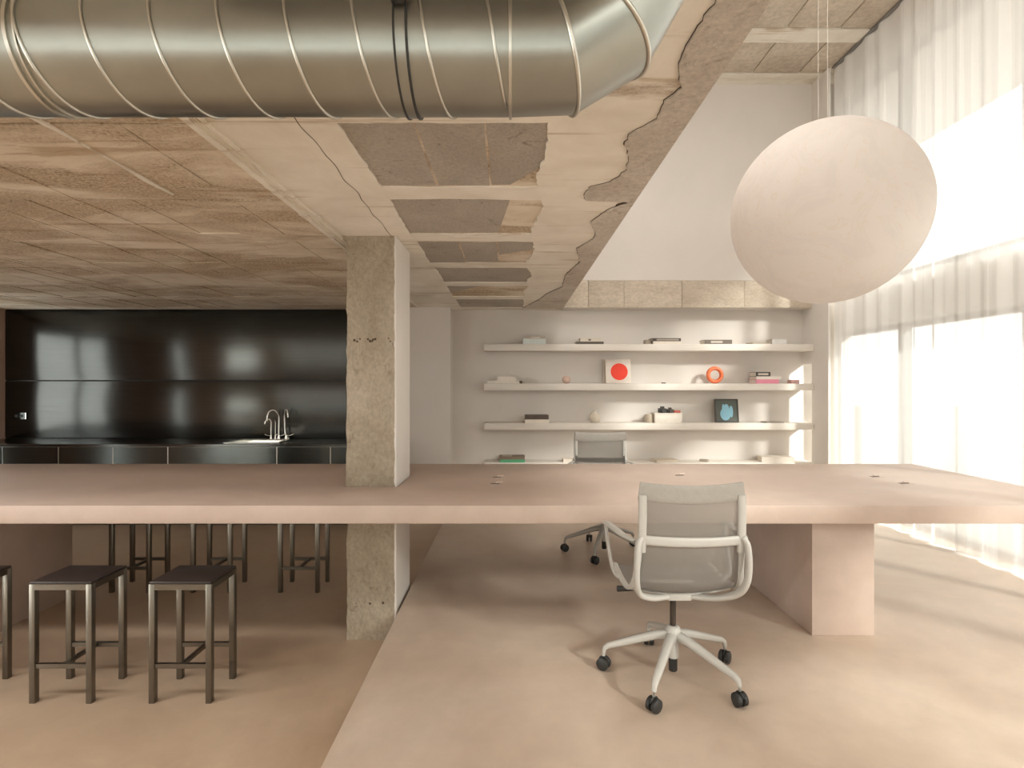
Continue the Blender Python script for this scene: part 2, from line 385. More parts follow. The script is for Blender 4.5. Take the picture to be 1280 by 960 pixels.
# high ceiling with cast ribs and block panels
struct(box('ceiling_high', (.45, XR+.15, YB-.2, YF+.2, TOP+.03, TOP+.25), M['ceiling_smooth']))
hc = bpy.data.objects['ceiling_high']
for yc in fr(-3.1, 6.4, .79):
    bm = bmesh.new()
    strip(bm, fr(.58, 3.8, .08), lambda t: yc-.10+.006*nz(t*9, yc, 1), lambda t: yc+.10+.006*nz(t*9, yc, 5), TOP, TOP+.06, 'x')
    obj('ceiling_rib', bm, M['ceiling_smooth'], hc)
    for k in range(6):
        x0 = .62+k*.53
        box('ceiling_block', (x0, x0+.515, yc+.115, yc+.675, TOP+.008+random.uniform(0, .008), TOP+.05), M['strip_concrete'], hc, .006)

# low slab: ribs, block rows, smeared concrete bands, spalled edge
ceil = struct(box('ceiling', (XL, .60, YB-.2, 6.75, CEIL+.008, 2.58), M['ceiling_concrete']))
struct(box('ceiling_recess', (.60, 3.6, 6.52, YF+.02, CEIL-.002, CEIL+.03), M['plaster']))
ribs = [2.60+.79*k for k in range(-8, 6)]
for yc in ribs:
    for xa, xb, mm in ((XL, -1.07, 'ceiling_concrete'), (-1.09, .45, 'ceiling_smooth')):
      bm = bmesh.new()
      strip(bm, fr(xa, xb, .05), lambda t: yc-.085+.018*nz(t*4, yc, 1)+.008*nz(t*21, yc, 2), lambda t: yc+.085+.018*nz(t*4, yc, 5)+.008*nz(t*21, yc, 6), CEIL+.001, CEIL+.05, 'x')
      obj('ceiling_rib', bm, M[mm], ceil)
def band(name, lo, hi, m, zb, y0=YB, y1=6.72, step=.05):
    bm = bmesh.new(); strip(bm, fr(y0, y1, step), lo, hi, zb, CEIL+.05); return obj(name, bm, m, ceil)
band('beam_soffit', lambda t: -1.11+.05*nz(t*2.1, 1, 1)+.02*nz(t*15, 1, 1), lambda t: -.60+.05*nz(t*1.4, 9, 2)+.015*nz(t*14, 3, 3), M['ceiling_smooth'], CEIL)
band('plaster_band', lambda t: .13+.06*nz(t*2.3, 4, 1)+.018*nz(t*17, 3, 8), lambda t: .52, M['ceiling_smooth'], CEIL+.0005, step=.03)
bm = bmesh.new()
strip(bm, fr(YB, 6.6, .1), lambda t: -1.115, lambda t: -1.09, CEIL-.006, CEIL+.02); strip(bm, fr(YB, 6.6, .1), lambda t: -1.071, lambda t: -1.064, CEIL-.003, CEIL+.02)
obj('board_seam', bm, M['ceiling_smooth'], ceil)
for xx in (-2.12, -2.62, -3.14, -3.66, -4.18, -4.7, -5.2, -5.72):
    bm = bmesh.new(); strip(bm, fr(YB, 6.6, .06), lambda t: xx-.006+.01*nz(t*3, xx, 1), lambda t: xx+.006+.012*nz(t*5, xx, 4), CEIL-.0015, CEIL+.02)
    obj('board_seam', bm, M['ceiling_concrete'], ceil)
for xx, ww in ((-1.10, .02), (-1.045, .016), (-1.60, .014)):
    bm = bmesh.new(); strip(bm, fr(YB, 3.6 if xx > -1.2 else 2.6, .02), lambda t: xx-ww*max(.1, .5+nz(t*7, xx, 1))+.012*nz(t*2, xx, 6), lambda t: xx+ww*max(.1, .5+nz(t*8, xx, 4))+.012*nz(t*2, xx, 6), CEIL-.007, CEIL+.02)
    obj('mortar_ridge', bm, M['ceiling_smooth'], ceil)
# jagged spalled strip along the slab edge (metres: y, x of its inner edge)
J = [(-3.6, .5), (-2, .47), (-1, .5), (0, .48), (.6, .46), (1.0, .49), (1.28, .475), (1.45, .46), (1.547, .466), (1.663, .511), (1.732, .484), (1.862, .486), (1.975, .421), (2.047, .418), (2.169, .462), (2.316, .477),
     (2.444, .436), (2.503, .352), (2.609, .340), (2.688, .362), (2.695, .59), (2.81, .501), (3.045, .432), (3.254, .495), (3.397, .502), (3.637, .427), (4.041, .498), (4.513, .438), (5.07, .463), (5.47, .34), (5.8, .30), (6.2, .2), (6.6, .1)]
def jx(t):
    for (a, xa), (b, xb) in zip(J, J[1:]):
        if a <= t <= b: return min(.595, xa+(xb-xa)*(t-a)/(b-a)+.010*nz(t*25, 2, 2)+.006*nz(t*60, 7, 2))
    return .5
bm = bmesh.new(); strip(bm, fr(YB, 6.5, .02), jx, lambda t: .60, CEIL-.008, CEIL+.06)
obj('spalled_edge', bm, M['edge_concrete'], ceil)
M['crack'] = plain('crack', srgb(84, 70, 56), .95, 0, .1, 12)
bm = bmesh.new(); strip(bm, fr(YB, 6.5, .02), lambda t: jx(t)-.001-.004*max(0, .35+nz(t*5, 3, 1)), lambda t: jx(t)+.001, CEIL-.0015, CEIL+.02); obj('crack', bm, M['crack'], ceil)
bm = bmesh.new(); strip(bm, fr(YB, 3.4, .03), lambda t: -.73+.014*nz(t*6, 8, 1)-.003*max(0, .2+nz(t*7, 1, 1)), lambda t: -.728+.014*nz(t*6, 8, 1), CEIL-.001, CEIL+.02); obj('crack', bm, M['crack'], ceil)
# block rows between the ribs
def block_mesh(wd, ln, seed):
    bm = bmesh.new(); n = 5; 
    pts = []
    for (ax, ay, bx, by) in ((0, 0, wd, 0), (wd, 0, wd, ln), (wd, ln, 0, ln), (0, ln, 0, 0)):
        for k in range(n):
            t = k/n; x, y = ax+(bx-ax)*t, ay+(by-ay)*t
            pts.append((x+.006*nz(x*14, y*14, seed), y+.006*nz(x*14, y*14, seed+9)))
    lo = [bm.verts.new((x, y, 0)) for x, y in pts]; hi = [bm.verts.new((x, y, .05)) for x, y in pts]
    bm.faces.new(lo); bm.faces.new(hi[::-1])
    for i in range(len(pts)): j = (i+1) % len(pts); bm.faces.new((lo[i], lo[j], hi[j], hi[i]))
    return bm
protos = {}
def block(x, y, wd, ln, z, m):
    key = (round(wd, 3), round(ln, 3), m, random.randrange(3))
    if key not in protos:
        o = obj('ceiling_block', block_mesh(wd, ln, len(protos)*3.1), M[m], ceil); protos[key] = o
    else:
        o = protos[key].copy(); C.objects.link(o)
    o.location = (x, y, z); o.rotation_euler = (random.uniform(-.006, .006), random.uniform(-.006, .006), 0)
for r, yc in enumerate(ribs[:-1]):
    if yc < -.7: continue
    y0, ln = yc+.095, .60
    for k in range(20):                                  # brown rows left of the column line
        block(-6.11+k*.2502, y0, .2475, ln, CEIL+.002+random.uniform(-.004, .004), 'ceiling_block_brown')
    if yc > 1.7 and int(round((yc-2.6)/.79)) in (-1, 1):
        for x, wd in ((-.66, .315), (-.335, .235), (-.09, .28)): block(x, y0, wd, ln, CEIL+.006, 'ceiling_block_grey')
    else:
        block(-.66, y0, .85, ln, CEIL+.006, 'ceiling_block_grey')

# window wall on the right, behind the sheer curtain
win = struct(bpy.data.objects.new('window_1', None)); C.objects.link(win)
struct(box('wall_right_pier', (XR, XR+.15, 6.37, YF+.2, -.25, TOP+.2), M['plaster']))
struct(box('wall_right_rear', (XR, XR+.15, YB, -2.6, -.25, TOP+.2), M['plaster']))
struct(box('wall_right_spandrel', (XR, XR+.15, -2.6, 6.37, 1.96, 2.42), M['plaster_white']))
struct(box('wall_right_head', (XR, XR+.15, -2.6, 6.37, 4.6, TOP+.2), M['plaster']))
struct(box('exterior_canopy', (XR+.15, XR+1.75, -7, 7.5, 4.62, 4.76), M['plaster']))
for z0, z1 in ((.0, 1.96), (2.42, 4.6)):
    bm = bmesh.new(); add_box(bm, XR+.07, XR+.08, -2.6, 6.37, z0, z1); obj('glass', bm, M['glass'], win)
    for y in (-2.6, -1.3, .1, 1.45, 2.78, 4.11, 5.44):
        box('mullion', (XR+.03, XR+.12, y-.035, y+.035, z0, z1), M['window_frame'], win)
    for z in (z0, z1-.05): box('rail', (XR+.03, XR+.12, -2.6, 6.37, z, z+.05), M['window_frame'], win)

# sheer curtain
def fold(y):
    t = y*2*PI
    return .030*math.sin(t/.26+1.3*math.sin(t/1.7)+.9*nz(y*1.1, 0, 3)*3)+.014*math.sin(t/.14+2*nz(y*.9, 5, 1)*3)+.022*nz(y*4, 2, 2)
bm = bmesh.new(); ys = fr(-3.0, 6.155, .012); zs = (.012, .6, 1.4, 2.4, 3.5, 4.3, TOP-.016)
rows = [[bm.verts.new((3.595+fold(y)*(1.1-.45*z/TOP)*(.9+.25*nz(y*2, z*.5, 7))*.8, y, z)) for z in zs] for y in ys]
for a, b in zip(rows, rows[1:]):
    for k in range(len(zs)-1): bm.faces.new((a[k], b[k], b[k+1], a[k+1]))
cu = thing('sheer_curtain', 'floor-to-ceiling sheer white curtain hanging in soft folds along the window wall', 'curtain', (0, 0, 0))
cl = obj('cloth', bm, M['sheer'], cu, True)
box('curtain_track', (3.57, 3.62, -3.0, 6.155, TOP-.018, TOP+.005), M['window_frame'], cu)

# fill lights added as ceiling panels, all out of view, to brighten the room
def fill_panel(x, y, lx, ly, watts, label, z=CEIL):
    t = thing('added_fill_panel', label, 'lamp', (x, y, z-.04))
    box('housing', (-lx/2-.02, lx/2+.02, -ly/2-.02, ly/2+.02, 0, .045), M['shelf_white'], t, .004)
    ld = bpy.data.lights.new('fill_glow', 'AREA'); lo = bpy.data.objects.new('fill_glow', ld); C.objects.link(lo); lo.parent = t
    ld.shape = 'RECTANGLE'; ld.size = lx; ld.size_y = ly; ld.energy = watts; ld.color = (1, .97, .93); lo.location = (0, 0, -.004)
fill_panel(-2.9, -.5, 3.2, .6, 4, 'added long flat fill light over the bar side, behind the viewpoint')
fill_panel(-.2, -1.2, 1.0, .6, 2, 'added short flat fill light over the desk side, behind the viewpoint')

fill_panel(1.1, 3.5, .8, 2.2, 32, 'added large fill light on the high ceiling above the table end, out of frame', TOP)
fill_panel(2.1, -.6, 2.2, 1.6, 8, 'added smaller fill light on the high ceiling behind the viewpoint', TOP)
fill_panel(-2.9, 1.50, 3.0, .24, 22, 'added long flat fill light hidden above the spiral duct')

# ------------------------------------------------------------------ concrete column
col = thing('concrete_column', 'rough grey concrete column rising through the long table to the ceiling', 'column', (-.85, 3.56, LOW))
bm = bmesh.new(); add_box(bm, -.15, .138, -.22, .22, 0, CEIL-LOW)
bmesh.ops.subdivide_edges(bm, edges=[e for e in bm.edges if abs(e.verts[0].co.z-e.verts[1].co.z) > 1], cuts=70)
bmesh.ops.subdivide_edges(bm, edges=[e for e in bm.edges if abs(e.verts[0].co.z-e.verts[1].co.z) < .01 and abs(e.verts[0].co.x-e.verts[1].co.x) > .1 and e.verts[0].co.y < 0], cuts=7)
for v in bm.verts:
    c = v.co
    k = .007 if min(abs(c.x+.15), abs(c.x-.138)) < .01 else .0025
    c.x += k*nz(c.x*9, c.y*9, c.z*13)+k*.6*nz(1, c.y*9, c.z*41); c.y += k*nz(c.x*9+5, c.y*9, c.z*17)
    if abs(c.z-(1.60-LOW)) < .02 and c.y < 0: c.y += .006
obj('shaft', bm, M['column_concrete'], col, math.radians(50))
for i in range(16):                                   # chips and blow-holes along two pour lines of the formwork
    zl = (1.625, 1.632, -.02+.70, .03)[i % 4 if i < 12 else 0]-LOW; xl = -.12+.24*random.random(); a = random.uniform(.004, .011)
    bm = bmesh.new(); lathe(bm, [(a*.7, -.0035), (a, .004)], 7, (xl, -.2185, zl+random.uniform(-.008, .008)), 'y'); obj('blow_hole', bm, M['crack'], col)
o = box('plaster_face', (.134, .150, -.218, .222, 0, CEIL-LOW), M['plaster_white'], col, .003); o['label'] = 'smooth whitewashed side face'

# ------------------------------------------------------------------ long table
tb = thing('long_table', 'very long pink-beige cement table running across the room around the column', 'table', (0, 0, 0))
bm = bmesh.new(); grid_slab(bm, [-5.0, -1.012, -.692, 3.11], [2.816, 3.328, 3.792, 4.29], .646, .74, {(1, 1)}, .006)
obj('tabletop', bm, M['table_cement'], tb, math.radians(40))
box('leg', (1.62, 1.957, 2.98, 4.13, 0, .646), M['table_cement'], tb, .004)
box('leg', (-3.54, -3.2, 2.98, 4.02, LOW, .646), M['table_cement'], tb, .004)
def cable_flap(x, y, label, rz=0):
    t = thing('cable_flap', label, 'cable flap', (x, y, .74), rz, 'cable flaps let into the tabletop')
    bm = bmesh.new(); add_box(bm, -.045, .045, -.022, .022, 0, .0015, .0005); obj('cover_plate', bm, M['table_cement'], t)
    bm = bmesh.new(); add_box(bm, -.042, .012, -.010, .010, .0016, .003); obj('open_slot', bm, M['dark_trim'], t)
    bm = bmesh.new(); add_box(bm, -.022, .022, -.0015, .0015, 0, .014); o = obj('raised_lid', bm, M['table_cement'], t, loc=(.012, .014, .004)); o.rotation_euler = (-1.0, 0, .25)
cable_flap(-.085, 3.66, 'small cable flap in tabletop nearest the column, far one of the pair')
cable_flap(-.09, 3.42, 'small cable flap in tabletop nearest the column, near one of the pair')
cable_flap(1.15, 3.74, 'small cable flap in tabletop behind the near office chair')
cable_flap(2.44, 3.69, 'small cable flap at the curtain end of the tabletop, far one of the pair', .2)
cable_flap(2.46, 3.44, 'small cable flap at the curtain end of the tabletop, near one of the pair', .1)

# ------------------------------------------------------------------ bar stools
def make_stool():
    t = thing('bar_stool', 'x', 'stool', (0, 0, LOW), 0, 'dark steel bar stools at the long table')
    a, b, H, s = .152, .125, .585, .014
    for sx in (-1, 1):
        for sy in (-1, 1):
            x, y = sx*(a-s), sy*(b-s); box('leg', (x-s, x+s, y-s, y+s, 0, H-.006), M['stool_steel'], t, .0015)
    for sy in (-1, 1):
        y = sy*(b-s); box('seat_rail', (-a+2*s, a-2*s, y-s, y+s, H-.034, H-.006), M['stool_steel'], t)
        box('stretcher', (-a+2*s, a-2*s, y-.009, y+.009, .168, .19), M['stool_steel'], t)
    for sx in (-1, 1):
        x = sx*(a-s); box('seat_rail', (x-s, x+s, -b+2*s, b-2*s, H-.034, H-.006), M['stool_steel'], t)
    box('stretcher', (-.009, .009, -b+s+.009, b-s-.009, .17, .188), M['stool_steel'], t)
    o = box('seat', (-a+.002, a-.002, -b+.002, b-.002, H-.006, H+.006), M['stool_seat'], t, .003); o['label'] = 'black seat panel'
    return t
st = make_stool()
spots = [(-1.61, 2.80, 'dark steel bar stool with black seat, front row nearest the column'),
         (-2.19, 2.80, 'dark steel bar stool with black seat, middle of the front row'),
         (-2.80, 2.80, 'dark steel bar stool cut off by the left edge of the photo'),
         (-1.585, 4.22, 'dark steel bar stool behind the table nearest the column'),
         (-2.235, 4.22, 'dark steel bar stool behind the table, middle of the back row'),
         (-2.84, 4.22, 'dark steel bar stool behind the table beside its pink support block')]
for i, (x, y, lb) in enumerate(spots):
    o = st if i == 0 else copy_tree(st)
    o.location = (x, y, LOW); o['label'] = lb

# ------------------------------------------------------------------ office chairs
def make_chair():
    t = thing('office_chair', 'x', 'chair', (0, 0, 0), 0, 'grey mesh office chairs at the long table')
    F = M['chair_frame']
    bm = bmesh.new(); lathe(bm, [(.020, .17), (.036, .172), (.040, .20), (.034, .225), (.026, .238), (.022, .24)], 20); obj('hub', bm, F, t, math.radians(40))
    bm = bmesh.new(); lathe(bm, [(.024, .165), (.024, .10), (.022, .098)], 16); lathe(bm, [(.020, .10), (.020, .034), (.017, .030)], 16); obj('gas_cylinder_foot', bm, M['black_rubber'], t, math.radians(40))
    bm = bmesh.new(); lathe(bm, [(.026, .168), (.026, .094), (.021, .094)], 18); obj('cylinder_sleeve', bm, F, t, math.radians(40))
    bm = bmesh.new(); lathe(bm, [(.014, .23), (.014, .40)], 16); o = obj('gas_column', bm, M['chair_dark'], t, math.radians(40)); o['label'] = 'dark metal lift column'
    for k in range(5):
        a = math.radians(24+72*k); d = Vector((math.cos(a), math.sin(a), 0)); u = Vector((0, 0, 1))
        bm = bmesh.new(); path = [d*.02+u*.198, d*.08+u*.188, d*.16+u*.163, d*.24+u*.136, d*.295+u*.118, d*.312+u*.105, d*.318+u*.085, d*.318+u*.066]
        sweep(bm, path, .023, .021, u, 10, 3.2, lambda s: 1-.66*s); leg = obj('base_leg', bm, F, t, math.radians(50))
        bm = bmesh.new(); yaw = a+PI/2+random.uniform(-.9, .9); q = Matrix.Rotation(yaw, 3, 'Z')
        for sx in (-1, 1):
            lathe(bm, [(.018, sx*.004), (.028, sx*.006), (.030, sx*.010), (.029, sx*.022), (.022, sx*.026)], 18, (0, .0, 0), 'x')
        sweep(bm, [(0, .022*math.sin(z), .030*math.cos(z)) for z in [(-1.2+.3*i) for i in range(9)]], .007, .004, (1, 0, 0), 8)
        for v in bm.verts: v.co = q @ v.co
        o = obj('caster', bm, M['black_rubber'], leg, math.radians(45)); o.location = d*.318+u*.0305
    bm = bmesh.new(); add_box(bm, -.055, .055, -.11, .13, .392, .43, .010); add_box(bm, -.13, .13, .0, .05, .41, .438, .006); obj('tilt_mechanism', bm, F, t, math.radians(40))
    bm = bmesh.new(); sweep(bm, [(-.05, .0, .418), (-.17, -.02, .418), (-.20, -.022, .418), (-.265, -.03, .420)], .008, .011, (0, 0, 1), 8, 3, lambda s: .6+.6*s); o = obj('lever', bm, M['black_rubber'], t, True); o['label'] = 'black tilt lever'
    # one sling of mesh fabric: back, lumbar curve, seat
    prof = catmull([(-.262, .925), (-.262, .80), (-.252, .70), (-.236, .60), (-.205, .515), (-.14, .466), (-.04, .452), (.08, .455), (.18, .463), (.225, .452), (.24, .425)], 5)
    bm = bmesh.new(); W = 12; rows = []
    for (i, p) in enumerate(prof):
        y, z = p[0], p[1]; row = []
        for j in range(W+1):
            s = j/W*2-1; bow = .018*(1-s*s); bx = .212 if z > .6 else .212+.012*min(1, (.6-z)/.12)
            row.append((s*bx, y-(bow if z > .55 else bow*.4), z-(bow if z < .55 else 0)))
        rows.append(row)
    f = [[bm.verts.new(q) for q in r] for r in rows]
    for a, b in zip(f, f[1:]):
        for j in range(W): bm.faces.new((a[j], a[j+1], b[j+1], b[j]))
    r = bmesh.ops.solidify(bm, geom=list(bm.faces), thickness=.005); obj('sling', bm, M['chair_mesh'], t, math.radians(60))
    bm = bmesh.new(); path = [(s*.218/8, -.262-.018*(1-(s/8)**2), .915-.014*(1-(s/8)**2)) for s in range(-8, 9)]
    sweep(bm, path, .010, .038, (0, 0, 1), 12, 3.4); o = obj('top_band', bm, M['chair_band'], t, math.radians(50)); o['label'] = 'darker grey fabric band along the top'
    for sx in (-1, 1):
        bm = bmesh.new(); sweep(bm, [(sx*.206, -.274, .90), (sx*.206, -.274, .80), (sx*.207, -.268, .70), (sx*.208, -.26, .66)], .017, .012, (0, 1, 0), 10, 3); obj('back_upright', bm, F, t, math.radians(50))
        path = catmull([(sx*.214, -.25, .68), (sx*.218, -.236, .60), (sx*.226, -.205, .515), (sx*.236, -.14, .466), (sx*.236, -.02, .452), (sx*.236, .10, .456), (sx*.234, .19, .462), (sx*.228, .232, .440)], 4)
        bm = bmesh.new(); sweep(bm, path, .009, .013, (1, 0, 0), 8, 2.6); obj('seat_side_rail', bm, F, t, True)
        path = catmull([(sx*.212, -.270, .72), (sx*.226, -.282, .69), (sx*.232, -.282, .60), (sx*.226, -.262, .52), (sx*.20, -.215, .463), (sx*.13, -.15, .425), (sx*.05, -.09, .410)], 5)
        bm = bmesh.new(); sweep(bm, path, .012, .019, (0, 1, 0), 10, 3); obj('back_frame', bm, F, t, math.radians(60))
        path = catmull([(sx*.232, -.245, .700), (sx*.258, -.16, .698), (sx*.276, -.03, .696), (sx*.286, .09, .690), (sx*.288, .15, .682)], 4)
        bm = bmesh.new(); sweep(bm, path, .021, .008, (0, 0, 1), 10, 2.6, lambda s: .55+.9*s*(1.35-s)); arm = obj('armrest', bm, F, t, math.radians(60))
        path = catmull([(sx*.288, .145, .684), (sx*.286, .12, .62), (sx*.280, .06, .53), (sx*.268, .02, .475), (sx*.238, .01, .455)], 4)
        bm = bmesh.new(); sweep(bm, path, .008, .019, (0, 1, 0), 10, 2.6); obj('arm_strut', bm, F, arm, math.radians(60))
    bm = bmesh.new(); path = [(s*.216/8, -.266-.022*(1-(s/8)**2), .712-.006*(1-(s/8)**2)) for s in range(-8, 9)]
    sweep(bm, path, .009, .020, (0, 0, 1), 12, 3); obj('crossbar', bm, F, t, math.radians(50))
    bm = bmesh.new(); path = [(s*.225/8, -.10+.0*(s), .452-.028*(1-(s/8)**2)) for s in range(-8, 9)]
    sweep(bm, path, .012, .006, (0, 0, 1), 8, 3); obj('seat_crossbar', bm, F, t, True)
    return t
ch = make_chair(); ch.location = (.748, 2.565, 0); ch.rotation_euler = (0, 0, math.radians(0))
ch['label'] = 'grey mesh swivel office chair on the near side of the table, its back to us'
c2 = copy_tree(ch); c2.location = (.745, 4.46, 0); c2.rotation_euler = (0, 0, math.radians(180-2))
for o in c2.children:
    if o.name.startswith('base_leg'): o.rotation_euler = (0, 0, math.radians(-26))
c2['label'] = 'grey mesh swivel office chair on the far side of the table, facing us'

# ------------------------------------------------------------------ spiral duct under the ceiling
DY, DZ, DR = .99, 1.36+.590, .101
du = thing('spiral_duct', 'large galvanized spiral ventilation duct with an elbow under the concrete ceiling', 'duct', (0, DY, DZ))
bm = bmesh.new(); lathe(bm, [(DR, XL+.02), (DR, .0)], 64, (0, 0, 0), 'x'); obj('duct_tube', bm, M['duct_steel'], du, math.radians(40))
bm = bmesh.new(); n = 40; PITCH = .1096; x_end, x_start = -.008, -3.6; path = []
off = (PITCH*(-115.8/360)-x_start) % PITCH
for k in range(4000):
    ph = -2*PI*k/n; x = x_start+off-PITCH*ph/(2*PI)
    if x > x_end: break
    path.append((x, -math.cos(ph)*(DR+.001), math.sin(ph)*(DR+.001)))
sweep(bm, path, .0027, .0027, (1, 0, 0), 6); obj('spiral_seam', bm, M['seam_steel'], du, True)
def ring(x, r, wd, m, name='joint_ring', parent=du, rise=.0035):
    bm = bmesh.new(); lathe(bm, [(r-.003, x-wd/2), (r+rise, x-wd/2+.001), (r+rise, x+wd/2-.001), (r-.003, x+wd/2)], 64, (0, 0, 0), 'x'); return obj(name, bm, m, parent, math.radians(30))
ring(-.818, DR, .008, M['seam_steel']); ring(-.803, DR, .005, M['seam_steel']); ring(-.003, DR, .007, M['seam_steel'], rise=.004)
cl = ring(-.181, DR, .019, M['duct_steel'], 'hanger_clamp', rise=.0025)
for dx in (-.0100, .0100): ring(-.181+dx, DR, .005, M['black_rubber'], 'rubber_lining', cl, .005)
bm = bmesh.new(); add_box(bm, -.194, -.168, -DR-.013, -DR+.02, .022, .060, .002); lathe(bm, [(.004, -DR-.019), (.004, -DR)], 12, (-.181, 0, .032), 'y'); add_box(bm, -.192, -.170, -DR-.017, -DR-.012, .040, .047); obj('clamp_lock', bm, M['chair_dark'], cl)
bm = bmesh.new(); lathe(bm, [(.004, DR), (.004, CEIL+.01-DZ)], 10, (-.181, 0, 0)); obj('hanger_rod', bm, M['chrome'], du)
# mitred elbow turning up through the slab near its edge
E = [((0, 0), 0), ((.088, 0), 17), ((.166, .046), 48), ((.226, .15), 76), ((.236, .34), 90)]
def ecirc(bm, c, tau, r=DR, n=56):
    a = math.radians(tau); out = []
    for j in range(n):
        q = 2*PI*j/n; out.append(bm.verts.new((c[0]-math.sin(a)*math.sin(q)*r, -math.cos(q)*r, c[1]+math.cos(a)*math.sin(q)*r)))
    return out
for (c0, t0), (c1, t1) in zip(E, E[1:]):
    bm = bmesh.new(); a = ecirc(bm, c0, t0); b = ecirc(bm, c1, t1)
    for j in range(56): bm.faces.new((a[j], a[(j+1) % 56], b[(j+1) % 56], b[j]))
    obj('elbow_gore', bm, M['duct_steel'], du, math.radians(60))
for c, t in E[1:4]:
    a = math.radians(t); nrm = Vector((math.cos(a), 0, math.sin(a))); bm = bmesh.new(); rings = []
    for j in range(56):
        q = 2*PI*j/56; rad = Vector((-math.sin(a)*math.sin(q), -math.cos(q), math.cos(a)*math.sin(q)))
        rings.append([bm.verts.new(Vector((c[0], 0, c[1]))+rad*(DR+.005*math.cos(w_))+nrm*.004*math.sin(w_)) for w_ in [2*PI*i/8 for i in range(8)]])
    for j in range(56):
        a_, b_ = rings[j], rings[(j+1) % 56]
        for i in range(8): bm.faces.new((a_[i], a_[(i+1) % 8], b_[(i+1) % 8], b_[i]))
    obj('joint_ring', bm, M['seam_steel'], du, True)

# ------------------------------------------------------------------ globe lamp
GD, GR = 4.2, .675
gl = thing('globe_lamp', 'huge pale translucent paper globe lamp hung over the table end by thin wires', 'lamp', (.568*GD, GD, 1.36+.308*GD))
bm = bmesh.new(); bmesh.ops.create_uvsphere(bm, u_segments=64, v_segments=40, radius=GR); obj('globe_shade', bm, M['globe_paper'], gl, True)
top = TOP+.02-(1.36+.308*GD)
for dx in (-.055, .015):
    bm = bmesh.new(); lathe(bm, [(.0012, GR-.006), (.0012, top)], 8, (dx, 0, 0)); obj('hanging_wire', bm, M['shelf_white'], gl)
bm = bmesh.new(); lathe(bm, [(.05, top-.03), (.05, top)], 20, (-.02, 0, 0)); obj('ceiling_rose', bm, M['shelf_white'], gl)

# ------------------------------------------------------------------ kitchen run
kit = 'black steel base cabinets under the worktop'
KX = [(-6.11, -5.57, 'narrow black steel base cabinet at the left end of the kitchen run'), (-5.57, -4.956, 'black steel base cabinet below the wall socket'),
      (-4.956, -4.362, 'black steel base cabinet third from the left wall'), (-4.362, -3.76, 'black steel base cabinet just left of the wide sink unit'),
      (-3.76, -2.57, 'double-width black steel sink cabinet below the taps'), (-2.57, -1.984, 'black steel base cabinet just right of the taps'), (-1.984, -1.27, 'black steel base cabinet partly hidden by the concrete column')]
for x0, x1, lb in KX:
    t = thing('base_cabinet', lb, 'cabinet', ((x0+x1)/2, 6.33, LOW), 0, kit); hw = (x1-x0)/2
    box('carcass', (-hw+.001, hw-.001, -.2985, .33, .08, .862), M['edge_steel'], t)
    box('door', (-hw+.006, hw-.006, -.3015, -.2986, .082, .861), M['cabinet_steel'], t)
    box('plinth', (-hw+.001, hw-.001, -.24, .33, 0, .08), M['black_rubber'], t)
wt = tag(bpy.data.objects.new('worktop', None), 'long black steel kitchen worktop along the dark back panels', 'worktop'); C.objects.link(wt)
bm = bmesh.new(); grid_slab(bm, [-6.11, -3.18, -2.62, -1.27], [6.02, 6.16, 6.50, 6.66], .674, .704, {(1, 1)}, .002); obj('worktop_slab', bm, M['black_steel'], wt)
for z0, z1, lb in ((.710, 1.392, 'lower row of dark brushed steel wall panel behind the taps'), (1.408, CEIL-.004, 'upper row of dark brushed steel wall panel below the ceiling')):
    tag(box('wall_panel', (-6.115, -1.255, 6.66, 6.678, z0, z1), M['black_steel'], None, .002), lb, 'wall panel', 'dark steel panels on the kitchen wall')
t = thing('sink', 'stainless steel sink bowl with raised rim let into the black worktop', 'sink', (-2.9, 6.33, .704))
bm = bmesh.new(); grid_slab(bm, [-.31, -.276, .276, .31], [-.20, -.166, .166, .20], .0005, .008, {(1, 1)}, .002); obj('rim', bm, M['chrome'], t)
bm = bmesh.new(); grid_slab(bm, [-.274, -.262, .262, .274], [-.164, -.152, .152, .164], -.02, .0, {(1, 1)}); add_box(bm, -.274, .274, -.164, .164, -.024, -.018); obj('bowl', bm, M['chrome'], t)
def tap(name, label, x, y, pts, r, lever=None):
    t = thing(name, label, 'tap', (x, y, .705))
    bm = bmesh.new(); sweep(bm, catmull(pts, 6), r, r, (0, 1, .01), 10); obj('spout', bm, M['chrome'], t, True)
    bm = bmesh.new(); lathe(bm, [(r*2.2, 0), (r*2.2, .006), (r*1.6, .03), (r*1.2, .05)], 16); obj('base', bm, M['chrome'], t, math.radians(40))
    bm = bmesh.new(); sweep(bm, [(0, 0, .035), (lever, -.02, .045), (lever*1.7, -.03, .06)], r*.8, r*.8, (0, 1, 0), 8); obj('handle', bm, M['chrome'], t, True)
g = 'steel taps at the kitchen sink'
tap('kitchen_tap', 'tall gooseneck steel tap, the middle of three at the sink', -2.775, 6.57, [(0, 0, 0), (0, 0, .12), (0, 0, .26), (-.012, -.02, .315), (-.04, -.05, .345), (-.075, -.09, .33), (-.09, -.11, .27), (-.09, -.11, .22)], .009, .05)
tap('kitchen_tap', 'tall steel tap curving right, rightmost of three at the sink', -2.69, 6.57, [(.04, 0, .012), (.01, 0, .02), (-.012, 0, .08), (-.016, 0, .20), (-.012, -.01, .30), (.015, -.04, .36), (.045, -.07, .34), (.06, -.085, .26)], .008, .06)
tap('filter_tap', 'short hooked steel filter tap, leftmost at the sink', -2.868, 6.57, [(0, 0, 0), (0, 0, .10), (0, 0, .20), (-.012, -.01, .232), (-.035, -.02, .238), (-.052, -.035, .21), (-.056, -.04, .18)], .007, -.035)
